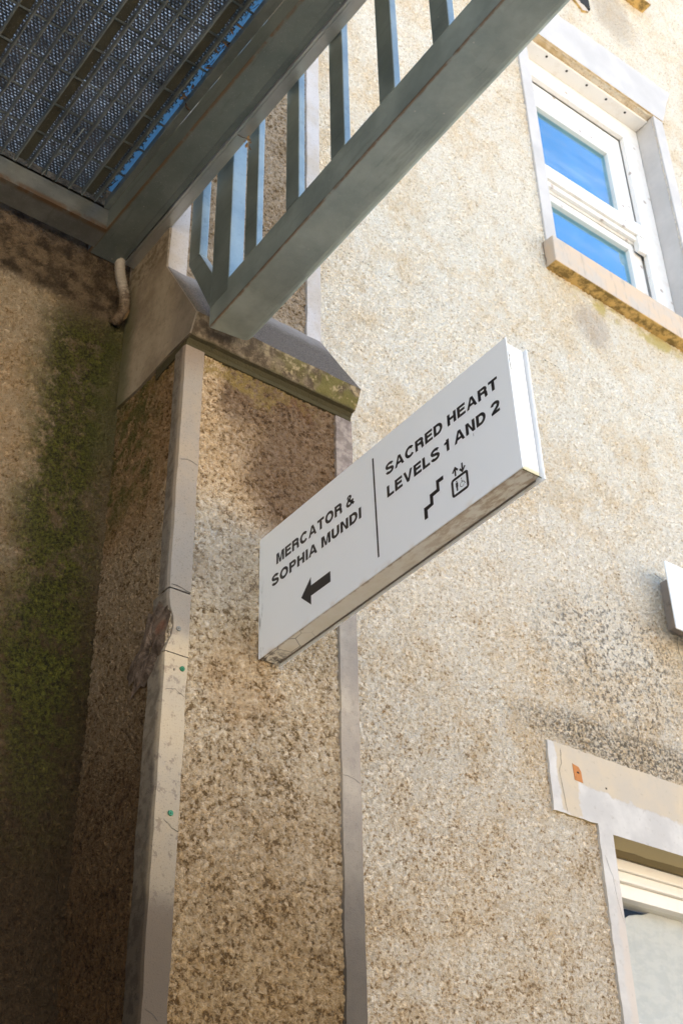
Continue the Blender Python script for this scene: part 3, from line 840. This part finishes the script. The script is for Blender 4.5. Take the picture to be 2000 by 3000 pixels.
for k, x in enumerate(bars):
    if bar0 is None:
        bm = bmesh.new()
        box(bm, -.0025, .0025, .2, 3.331, 3.93, 3.962)
        bar0 = link('grating_bar', bm, M['grate']); o = bar0
    else:
        o = bar0.copy(); C.objects.link(o)
    o.parent = land; o.location = LO + Vector((x, 0, 0))
# one bent bar is a curve in the photograph: a loose wire
bm = bmesh.new()
tube(bm, [(1.215, 3.05, 3.935), (1.212, 3.13, 3.932), (1.20, 3.19, 3.93), (1.186, 3.23, 3.93), (1.185, 3.27, 3.93), (1.20, 3.32, 3.93)], .0028, 6)
LP(link('bent_wire', bm, M['grate'], smooth=True))
rod0 = None
for k in range(-11, 5):
    y = 2.742 + .1445 * k
    if y < 1.2 or y > 3.31: continue
    if rod0 is None:
        bm = bmesh.new()
        tube(bm, [(-.70, 0, 3.957), (1.455, 0, 3.957)], .0042, 6)
        rod0 = link('cross_rod', bm, M['grate'], smooth=True); o = rod0
    else:
        o = rod0.copy(); C.objects.link(o)
    o.parent = land; o.location = LO + Vector((0, y, 0))
st0 = None
for k in (0, 5, 10, 15, 20, 25, 30, 35):
    x = 1.411 - PITCH * (k + 1)
    if st0 is None:
        bm = bmesh.new()
        box(bm, .004, PITCH - .011, .2, 3.331, 3.9615, 3.9645)
        st0 = link('cover_strip', bm, M['olive']); o = st0
    else:
        o = st0.copy(); C.objects.link(o)
    o.parent = land; o.location = LO + Vector((x, 0, 0))
# expanded metal mat lying on the grating: joined
verts, faces, mids = [], [], []
def mat_edge(y): return 1.436 + .006 * mnoise.noise((y * 9, 0, 0)) + .004 * mnoise.noise((y * 40, 1, 0))
PX, PY = .0148, .0118
iy = 0; y = 1.5
while y < 3.335:
    x = .45 + (PX / 2 if iy % 2 else 0)
    lim = mat_edge(y)
    while x < lim:
        b = len(verts)
        z0 = 3.976 + .003 * mnoise.noise((x * 5, y * 5, 0))
        j1 = mnoise.noise((x * 60, y * 60, 3)); j2 = mnoise.noise((x * 50, y * 70, 9))
        hx, hy = PX / 2, PY / 2
        rx, ry = .0060 * (1 + .5 * j1), .0031 * (1 + .8 * j2)
        verts += [(x - hx, y - hy, z0), (x + hx, y - hy, z0), (x + hx, y + hy, z0), (x - hx, y + hy, z0),
                  (x - rx, y - .001, z0 - .0005), (x - rx * .2, y - ry, z0 - .002), (x + rx, y + .001, z0 - .0005), (x + rx * .2, y + ry, z0 - .002)]
        faces += [(b + 4, b + 5, b + 6, b + 7), (b, b + 1, b + 5), (b, b + 5, b + 4), (b + 1, b + 6, b + 5), (b + 1, b + 2, b + 6), (b + 2, b + 7, b + 6), (b + 2, b + 3, b + 7), (b + 3, b + 4, b + 7), (b + 3, b, b + 4)]
        mids += [1, 0, 0, 0, 0, 0, 0, 0, 0]
        x += PX
    y += PY; iy += 1
me = bpy.data.meshes.new('expanded_mesh'); me.from_pydata(verts, [], faces); me.update()
me.materials.append(M['mesh']); me.materials.append(M['mat'])
me.polygons.foreach_set('material_index', mids)
o = bpy.data.objects.new('expanded_mesh', me); C.objects.link(o); o['kind'] = 'stuff'; LP(o)
LP(B('matting', M['mesh'], None, (-.7, .45, .2, 3.333, 3.976, 3.979), (.451, 1.42, .2, 1.49, 3.976, 3.979)))
bm = bmesh.new()
prev = None
yy = .2
while yy < 3.335:
    zz = 3.987 + .004 * mnoise.noise((yy * 3, 0, 0))
    cur = [bm.verts.new((1.38, yy, zz)), bm.verts.new((1.50 + .018 * (3.2 - yy), yy, zz + .006))]
    if prev: bm.faces.new((prev[0], prev[1], cur[1], cur[0]))
    prev = cur
    yy += .05
LP(link('blue_sheet', bm, M['sheet']))

# dead twigs caught in the edge gap
tw = thing('dead_twigs', 'dry brown twigs and leaf litter caught in the slit beside the grating', 'twigs', (1.44, 2.7, 3.94))
rnd = random.Random(3)
for i in range(34):
    y = rnd.choice((rnd.uniform(2.25, 3.25), rnd.uniform(2.3, 2.75)))
    x = rnd.uniform(1.424, 1.45)
    a = rnd.uniform(-1.2, 1.2); L = rnd.uniform(.02, .06)
    bm = bmesh.new()
    p = Vector((x, y, rnd.uniform(3.94, 3.985))); d = Vector((math.sin(a) * .5, math.cos(a), rnd.uniform(-.3, .3)))
    tube(bm, [p, p + d * L * .5 + Vector((.003, 0, .002)), p + d * L], [.0013, .0011, .0005], 5)
    o = link('twig', bm, M['twig']); o.parent = tw; o.location = -Vector(tw.location)
for i in range(9):
    y = rnd.uniform(2.35, 2.75); x = rnd.uniform(1.425, 1.447)
    bm = bmesh.new()
    L = .018
    a = rnd.uniform(0, 6)
    q = Matrix.Translation((x, y, 3.95)) @ Matrix.Rotation(a, 4, 'Z') @ Matrix.Rotation(rnd.uniform(-.8, .8), 4, 'X')
    v = [bm.verts.new(q @ Vector(p)) for p in ((0, -L, 0), (.004, -L * .3, .002), (.0045, L * .4, 0), (0, L, .003), (-.005, L * .3, .001), (-.004, -L * .4, 0))]
    bm.faces.new(v)
    o = link('leaf', bm, M['leaf']); o.parent = tw; o.location = -Vector(tw.location)
# stub of twig poking down
bm = bmesh.new()
tube(bm, [(1.452, 2.735, 3.93), (1.452, 2.735, 3.915), (1.457, 2.72, 3.885)], [.0035, .0035, .004], 7)
o = link('twig', bm, M['twig'], smooth=True); o.parent = tw; o.location = -Vector(tw.location)

# hanging dead leaf cluster at the trim's lower edge
lf = thing('dead_leaf_sprig', 'curled brown dead leaf sprig hanging from the lower edge of the landing trim', 'leaf', (1.655, 2.64, 3.812))
LF = Vector(lf.location)
bm = bmesh.new()
tube(bm, [LF + Vector((-.03, .02, .0)), LF + Vector((-.01, .015, -.006)), LF + Vector((.006, .008, -.006)), LF + Vector((.01, 0, -.03))], [.0015, .0013, .0012, .0008], 5)
o = link('stem', bm, M['twig']); o.parent = lf; o.location = -LF
for i in range(8):
    a = rnd.uniform(-.7, .7); L = rnd.uniform(.014, .026)
    bm = bmesh.new()
    q = Matrix.Translation(LF + Vector((.004 + rnd.uniform(-.008, .008), rnd.uniform(-.012, .012), -.012 - i * .004))) @ Matrix.Rotation(a, 4, 'X') @ Matrix.Rotation(rnd.uniform(-.9, .9), 4, 'Y') @ Matrix.Rotation(rnd.uniform(0, 3), 4, 'Z')
    rows = [(0, .0005), (.3, .005), (.6, .006), (.85, .003), (1, .0004)]
    prev = None
    for t, w in rows:
        cur = [bm.verts.new(q @ Vector((-w, .003 * math.sin(t * 3) + .002, -t * L))), bm.verts.new(q @ Vector((0, .003 * math.sin(t * 3), -t * L))), bm.verts.new(q @ Vector((w, .003 * math.sin(t * 3) + .002, -t * L)))]
        if prev:
            for k in range(2): bm.faces.new((prev[k], cur[k], cur[k + 1], prev[k + 1]))
        prev = cur
    o = link('leaf', bm, M['leaf'], smooth=True); o.parent = lf; o.location = -LF

# ------------------------------------------------------------------ balustrade beside the landing
rail = thing('balustrade', 'galvanised steel balustrade with flat upright bars above a broad bottom beam', 'railing', (1.695, 2.905, 3.115))
rail.rotation_euler = (0, 0, -.033)
bm = bmesh.new()      # local coordinates: x across, y along (negative towards the viewer), z up from the beam's underside
sec = [(0, 0), (.128, 0), (.142, .003), (.153, .010), (.160, .024), (.160, .120), (.153, .133), (.142, .140), (.004, .140), (0, .136)]
prism(bm, sec, 1, -2.5, 0)
# splayed, dressed end
o = link('bottom_beam', bm, galv('galvanised_bottom_beam', (.31, .375, .36), (.43, .50, .475), (.36, .52), rust=.0, metal=.65, arris=[(0, 1.695, .009, .033), (2, 3.115, .009, 0)]), rail)
for v in o.data.vertices:
    if v.co.y > -.01:
        v.co.y -= .02 * max(0, (v.co.x - .06) / .1) ** 1.5 + .012 * (1 if v.co.x > .15 else 0)
def uprights(loc_y0, w, d, z0, z1, name):
    return B(name, M['rail'], rail, (0.0, d, loc_y0 - w, loc_y0, z0, z1), bevel=.0025)
up0 = None
for k in range(8):
    y1 = -.215 - .2525 * k
    if up0 is None:
        bm = bmesh.new(); box(bm, 0.0005, .0255, -.075, 0, .1405, 1.75)
        up0 = link('baluster', bm, M['rail'], rail, bevel=.003); o = up0
    else:
        o = up0.copy(); C.objects.link(o); o.parent = rail
    o.location = (0, y1, 0)
B('end_post', M['rail'], rail, (-.0006, .056, -.117, .0, .085, 1.75), bevel=.003)
B('baluster', M['rail'], rail, (0.0, .034, .105, .182, .44, 1.75), bevel=.003)
bm = bmesh.new()
prism(bm, [(.183, .447), (.098, .432), (.0005, .257), (.0005, .088)], 0, -.0003, .03)
link('raked_bar', bm, M['rail'], rail, bevel=.0015)
B('top_rail', M['rail'], rail, (-.02, .04, -2.4, .20, 1.751, 1.80), bevel=.006)

# ------------------------------------------------------------------ flexible conduit
hose = bmesh.new()
def cat(p, t):
    n = len(p) - 1; s_ = t * n; i = min(int(s_), n - 1); f = s_ - i
    P = [Vector(p[max(i - 1, 0)]), Vector(p[i]), Vector(p[i + 1]), Vector(p[min(i + 2, n)])]
    return .5 * ((2 * P[1]) + (-P[0] + P[2]) * f + (2 * P[0] - 5 * P[1] + 4 * P[2] - P[3]) * f * f + (-P[0] + 3 * P[1] - 3 * P[2] + P[3]) * f ** 3)
path = [(1.598, 3.452, 3.86), (1.600, 3.450, 3.78), (1.612, 3.446, 3.71), (1.630, 3.440, 3.63), (1.628, 3.444, 3.56), (1.614, 3.455, 3.525), (1.608, 3.468, 3.505)]
NN = 260
pts = [cat(path, i / (NN - 1)) for i in range(NN)]
rad = [.0185 + .0034 * math.sin(i / (NN - 1) * 2 * math.pi * 28) for i in range(NN)]
tube(hose, pts, rad, 16)
o = link('flexible_conduit', hose, M['hose'], smooth=True)
tag(o, 'short ribbed off-white flexible hose poking out of the landing corner down the wall', 'hose')
bm = bmesh.new()
v = [bm.verts.new(p) for p in ((1.622, 3.418, 3.515), (1.640, 3.412, 3.560), (1.646, 3.42, 3.556), (1.640, 3.43, 3.525), (1.625, 3.428, 3.505))]
bm.faces.new(v)
tag(link('dead_leaf', bm, M['leaf']), 'single tan dead leaf stuck at the bottom of the ribbed hose', 'leaf')

# ------------------------------------------------------------------ projecting sign
sign = thing('hanging_sign', 'white projecting box sign on the buttress with black wording, arrow and lift symbol', 'sign', (1.985, 3.0, 1.977))
sign.rotation_euler = (-.0162, 0, 0)
# local: x thickness, y = -distance from wall, z up
SL = 1.168
B('front_panel', M['enamel'], sign, (0, .0035, -SL, 0, 0, .440), bevel=.0008)
B('casing', M['casing'], sign, (.0045, .066, -SL + .006, -.001, .002, .428), bevel=.003)
B('back_panel', M['enamel'], sign, (.0755, .079, -SL, 0, -.004, .436), bevel=.0008)
bm = bmesh.new()
box(bm, .0665, .0752, -SL + .03, -.01, .006, .41)
link('gap_filler', bm, paint('dirty_channel', (.26, .22, .16), .9, (.08, .06, .04), .8, 60), sign)
# moss in the end joints
def clump(x, y, z0, z1, w):
    bm = bmesh.new()
    for i in range(16):
        z = z0 + (z1 - z0) * i / 15
        s_ = w * (.4 + .6 * math.sin(math.pi * i / 15)) * (1 + .5 * mnoise.noise((z * 90, x * 10, 0)))
        bmesh.ops.create_icosphere(bm, subdivisions=1, radius=s_, matrix=Matrix.Translation((x + s_ * .3, y, z)) @ Matrix.Diagonal((.8, .7, 1.6, 1)))
    return link('moss', bm, M['moss'], sign)
clump(.006, -SL + .004, .335, .405, .0035)
clump(.0705, -SL + .022, .26, .395, .0042)
clump(.01, -SL + .008, .0, .006, .002)
bm = bmesh.new()
for i in range(40):
    t = i / 39
    bmesh.ops.create_icosphere(bm, subdivisions=1, radius=.0012 + .0014 * abs(mnoise.noise((t * 20, 0, 0))), matrix=Matrix.Translation((.006 + .064 * t, -SL + .006, .0 + .001 * mnoise.noise((t * 9, 2, 0)))))
link('moss', bm, M['moss'], sign)

# --- lettering: outlines drawn as polygons in a unit of cap height
def arc(cx, cy, rx, ry, a0, a1, n=10):
    return [(cx + rx * math.cos(math.radians(a0 + (a1 - a0) * i / n)), cy + ry * math.sin(math.radians(a0 + (a1 - a0) * i / n))) for i in range(n + 1)]
def stroke(pts, w):
    """band of width w along pts with square ends"""
    L, Rr = [], []
    n = len(pts)
    for i in range(n):
        def dirn(a, b):
            v = (b[0] - a[0], b[1] - a[1]); l = math.hypot(*v) or 1; return (v[0] / l, v[1] / l)
        d0 = dirn(pts[i - 1], pts[i]) if i else dirn(pts[0], pts[1])
        d1 = dirn(pts[i], pts[i + 1]) if i < n - 1 else d0
        nx, ny = -(d0[1] + d1[1]), d0[0] + d1[0]
        l = math.hypot(nx, ny) or 1; nx /= l; ny /= l
        k = max(.35, nx * -d0[1] + ny * d0[0])
        L.append((pts[i][0] + nx * w / 2 / k, pts[i][1] + ny * w / 2 / k)); Rr.append((pts[i][0] - nx * w / 2 / k, pts[i][1] - ny * w / 2 / k))
    return [(L[i], L[i + 1], Rr[i + 1], Rr[i]) for i in range(n - 1)]
W = .255
def poly(*p): return [tuple(p)]
def bar(x0, y0, x1, y1): return [((x0, y0), (x1, y0), (x1, y1), (x0, y1))]
H = W * .9
G = {}
G['I'] = (.205, bar(0, 0, W, 1))
G['L'] = (.70, bar(0, 0, W, 1) + bar(W, 0, .70, H))
G['E'] = (.76, bar(0, 0, W, 1) + bar(W, 0, .76, H) + bar(W, .415, .70, .415 + H) + bar(W, 1 - H, .75, 1))
G['H'] = (.84, bar(0, 0, W, 1) + bar(.84 - W, 0, .84, 1) + bar(W, .42, .84 - W, .42 + H))
G['T'] = (.80, bar(.40 - W / 2, 0, .40 + W / 2, 1 - H) + bar(0, 1 - H, .80, 1))
G['N'] = (.84, bar(0, 0, W, 1) + bar(.84 - W, 0, .84, 1) + poly((W, 1), (W, .68), (.84 - W, 0), (.84 - W, .32)))
G['M'] = (1.0, bar(0, 0, W * .95, 1) + bar(1 - W * .95, 0, 1, 1) + poly((W * .95, 1), (W * .95, .70), (.41, 0), (.5, 0), (.5, .30), (.31, 1)) + poly((1 - W * .95, 1), (1 - W * .95, .70), (.59, 0), (.5, 0), (.5, .30), (.69, 1)))
G['A'] = (.96, poly((0, 0), (.225, 0), (.56, 1), (.36, 1)) + poly((.96, 0), (.735, 0), (.40, 1), (.60, 1)) + bar(.26, .20, .70, .20 + H * .95))
G['V'] = (.90, poly((0, 1), (.225, 1), (.55, 0), (.34, 0)) + poly((.90, 1), (.675, 1), (.35, 0), (.56, 0)))
G['U'] = (.84, bar(0, .36, W, 1) + bar(.84 - W, .36, .84, 1) + stroke(arc(.42, .38, .42 - W / 2, .38 - H / 2, 180, 360, 14), W * .97))
G['O'] = (1.0, stroke(arc(.5, .5, .5 - W / 2, .52 - H / 2, 0, 360, 28), W * .97))
G['C'] = (.93, stroke(arc(.49, .5, .49 - W / 2, .52 - H / 2, 38, 322, 24), W * .97))
G['D'] = (.86, bar(0, 0, W, 1) + bar(W, 0, .40, H) + bar(W, 1 - H, .40, 1) + stroke(arc(.38, .5, .48 - W / 2, .5 - H / 2, -90, 90, 16), W * .95))
G['P'] = (.80, bar(0, 0, W, 1) + bar(W, 1 - H, .5, 1) + bar(W, .37, .5, .37 + H) + stroke(arc(.49, .685, .31 - W / 2, .315 - H / 2, -90, 90, 12), W * .95))
G['R'] = (.86, bar(0, 0, W, 1) + bar(W, 1 - H, .52, 1) + bar(W, .40, .52, .40 + H) + stroke(arc(.51, .70, .32 - W / 2, .30 - H / 2, -90, 90, 12), W * .95) +
          stroke([(.50, .49), (.62, .47), (.70, .40), (.72, .25), (.73, .10), (.76, 0)], W * .95))
G['S'] = (.82, stroke(arc(.41, .735, .31, .19, 15, 180, 10) + [(.115, .68), (.16, .60), (.28, .545), (.42, .51), (.56, .47), (.68, .40), (.715, .31)] + arc(.41, .275, .305, .19, -5, -178, 12), W * .93))
G['&'] = (.95, stroke([(.86, .02), (.20, .72)] , W * .85) + stroke(arc(.36, .80, .16, .135, 200, -60, 12), W * .75) + stroke([(.45, .70), (.30, .56), (.14, .42)] + arc(.34, .27, .245, .19, 150, 320, 12) + [(.66, .25), (.76, .48)], W * .85))
G['1'] = (.45, bar(.45 - W, 0, .45, 1) + poly((0, .80), (0, .64), (.26, .64), (.26, .80)) + poly((0, .80), (.26, .72), (.32, 1), (.27, 1), (.2, .87)))
G['2'] = (.76, stroke(arc(.375, .70, .275, .215, 175, -25, 12) + [(.58, .50), (.42, .37), (.24, .24), (.13, .10)], W * .95) + bar(.02, 0, .75, H))
ADV = .125
def text_line(txt, yc0, yc1, zb, cap, name='lettering'):
    """place txt between local distances yc0 and yc1 from the wall"""
    tot = 0
    for ch in txt: tot += (.36 if ch == ' ' else G[ch][0] + ADV)
    tot -= ADV
    sx = (yc1 - yc0) / tot
    x = 0; lay = 0
    for word in txt.split(' '):
        bm = bmesh.new()
        for ch in word:
            for q in G[ch][1]:
                lay = (lay + 1) % 7
                d = -.00035 - .00004 * lay
                vs = [bm.verts.new((d, -(yc0 + (x + p[0]) * sx), zb + p[1] * cap)) for p in q]
                bm.faces.new(vs)
            x += G[ch][0] + ADV
        x += .36
        bmesh.ops.triangulate(bm, faces=bm.faces[:])
        me = bpy.data.meshes.new(name)
        bm.to_mesh(me); bm.free(); me.materials.append(M['black'])
        o = bpy.data.objects.new(name, me); C.objects.link(o); o.parent = sign
text_line('MERCATOR &', .096, .498, .2935, .0395)
text_line('SOPHIA MUNDI', .072, .524, .2225, .0385)
text_line('SACRED HEART', .646, 1.119, .2975, .0385)
text_line('LEVELS 1 AND 2', .646, 1.117, .2195, .0395)
def sym(name, polys):
    bm = bmesh.new()
    for i, q in enumerate(polys):
        bm.faces.new([bm.verts.new((-.0004 - .00004 * (i % 7), -u, v)) for u, v in q])
    bmesh.ops.triangulate(bm, faces=bm.faces[:])
    me = bpy.data.meshes.new(name); bm.to_mesh(me); bm.free(); me.materials.append(M['black'])
    o = bpy.data.objects.new(name, me); C.objects.link(o); o.parent = sign
    return o
def S(y, z): u = 3.0 - y; return (u, z - 1.977 - .0162 * u)
sym('arrow_symbol', [[S(2.774, 2.084), S(2.724, 2.133), S(2.724, 2.036)], [S(2.7245, 2.103), S(2.628, 2.104), S(2.628, 2.067), S(2.7245, 2.067)]])
sym('divider_line', [[S(2.413, 2.384), S(2.406, 2.384), S(2.402, 2.033), S(2.409, 2.033)]])
sym('stairs_symbol', [[S(2.205, 2.084), S(2.205, 2.045), S(2.191, 2.045), S(2.191, 2.0705)], [S(2.205, 2.084), S(2.191, 2.0705), S(2.165, 2.0745), S(2.165, 2.086)],
                      [S(2.178, 2.114), S(2.178, 2.0725), S(2.165, 2.0745), S(2.165, 2.101)], [S(2.178, 2.114), S(2.165, 2.101), S(2.137, 2.104), S(2.137, 2.117)],
                      [S(2.149, 2.144), S(2.149, 2.1027), S(2.137, 2.104), S(2.137, 2.131)], [S(2.149, 2.144), S(2.137, 2.131), S(2.119, 2.131), S(2.119, 2.1445)]])
def rr(x0, x1, z0, z1, r, w):
    pts = []
    for cx, cz, a in ((x1 - r, z1 - r, 0), (x0 + r, z1 - r, 90), (x0 + r, z0 + r, 180), (x1 - r, z0 + r, 270)):
        pts += arc(cx, cz, r, r, a, a + 90, 4)
    pts.append(pts[0]); pts.append(pts[1])
    return stroke(pts, w)
bx0, bx1 = 3 - 2.087, 3 - 2.028
bz0, bz1 = 2.053 - 1.977 - .0152, 2.104 - 1.977 - .0152
lift = rr(bx0, bx1, bz0, bz1, .006, .0085)
def aro(u, z0, z1, up):
    w = .0062; t = z1 if up else z0; b = z0 if up else z1; s_ = 1 if up else -1
    return stroke([(u, b), (u, t - s_ * .002)], w) + stroke([(u - .0105, t - s_ * .0125), (u, t), (u + .0105, t - s_ * .0125)], w)
lift += aro(bx0 + .0155, bz1 + .0085, bz1 + .036, True) + aro(bx0 + .0435, bz1 + .0085, bz1 + .036, False)
# standing figure and wheelchair user
c0 = bx0 + .0175
lift += [arc(c0, bz0 + .0405, .0026, .0026, 0, 330, 10), [(c0 - .0045, bz0 + .037), (c0 + .0045, bz0 + .037), (c0 + .0045, bz0 + .022), (c0 - .0045, bz0 + .022)], [(c0 - .0028, bz0 + .0225), (c0 + .0028, bz0 + .0225), (c0 + .0028, bz0 + .010), (c0 - .0028, bz0 + .010)]]
c1 = bx0 + .036
lift += [arc(c1 + .0005, bz0 + .0395, .0020, .0020, 0, 330, 8)]
lift += stroke([(c1 + .0005, bz0 + .036), (c1 + .0012, bz0 + .0265), (c1 + .0085, bz0 + .0265), (c1 + .0125, bz0 + .018), (c1 + .015, bz0 + .019)], .0018)
lift += stroke([(c1 + .0008, bz0 + .031), (c1 + .0065, bz0 + .031)], .0014)
lift += stroke(arc(c1 + .001, bz0 + .0205, .0075, .0078, 110, 345, 14), .0015)
sym('lift_symbol', lift)
sym('scratch', [[S(1.99, 2.205), S(1.989, 2.206), S(1.9885, 2.196), S(1.9895, 2.195)]])

# ------------------------------------------------------------------ second sign, at the right edge
s2 = thing('wall_sign', 'pale blue-white box sign jutting from the facade at the right edge, corner only in view', 'sign', (4.6, YW, 3.1))
O2 = -Vector(s2.location)
bm = bmesh.new()
y2 = 3.35
box(bm, 4.545, 5.25, y2, y2 + .012, 3.115, 3.49)
o = link('face_panel', bm, M['enamel'], s2, bevel=.004); o.location = O2
o = B('backing_box', paint('weathered_backing', (.30, .26, .22), .8, (.1, .08, .06), .5, 20), s2, (4.64, 5.2, y2 + .0125, YW - .001, 3.19, 3.46), bevel=.003); o.location = O2
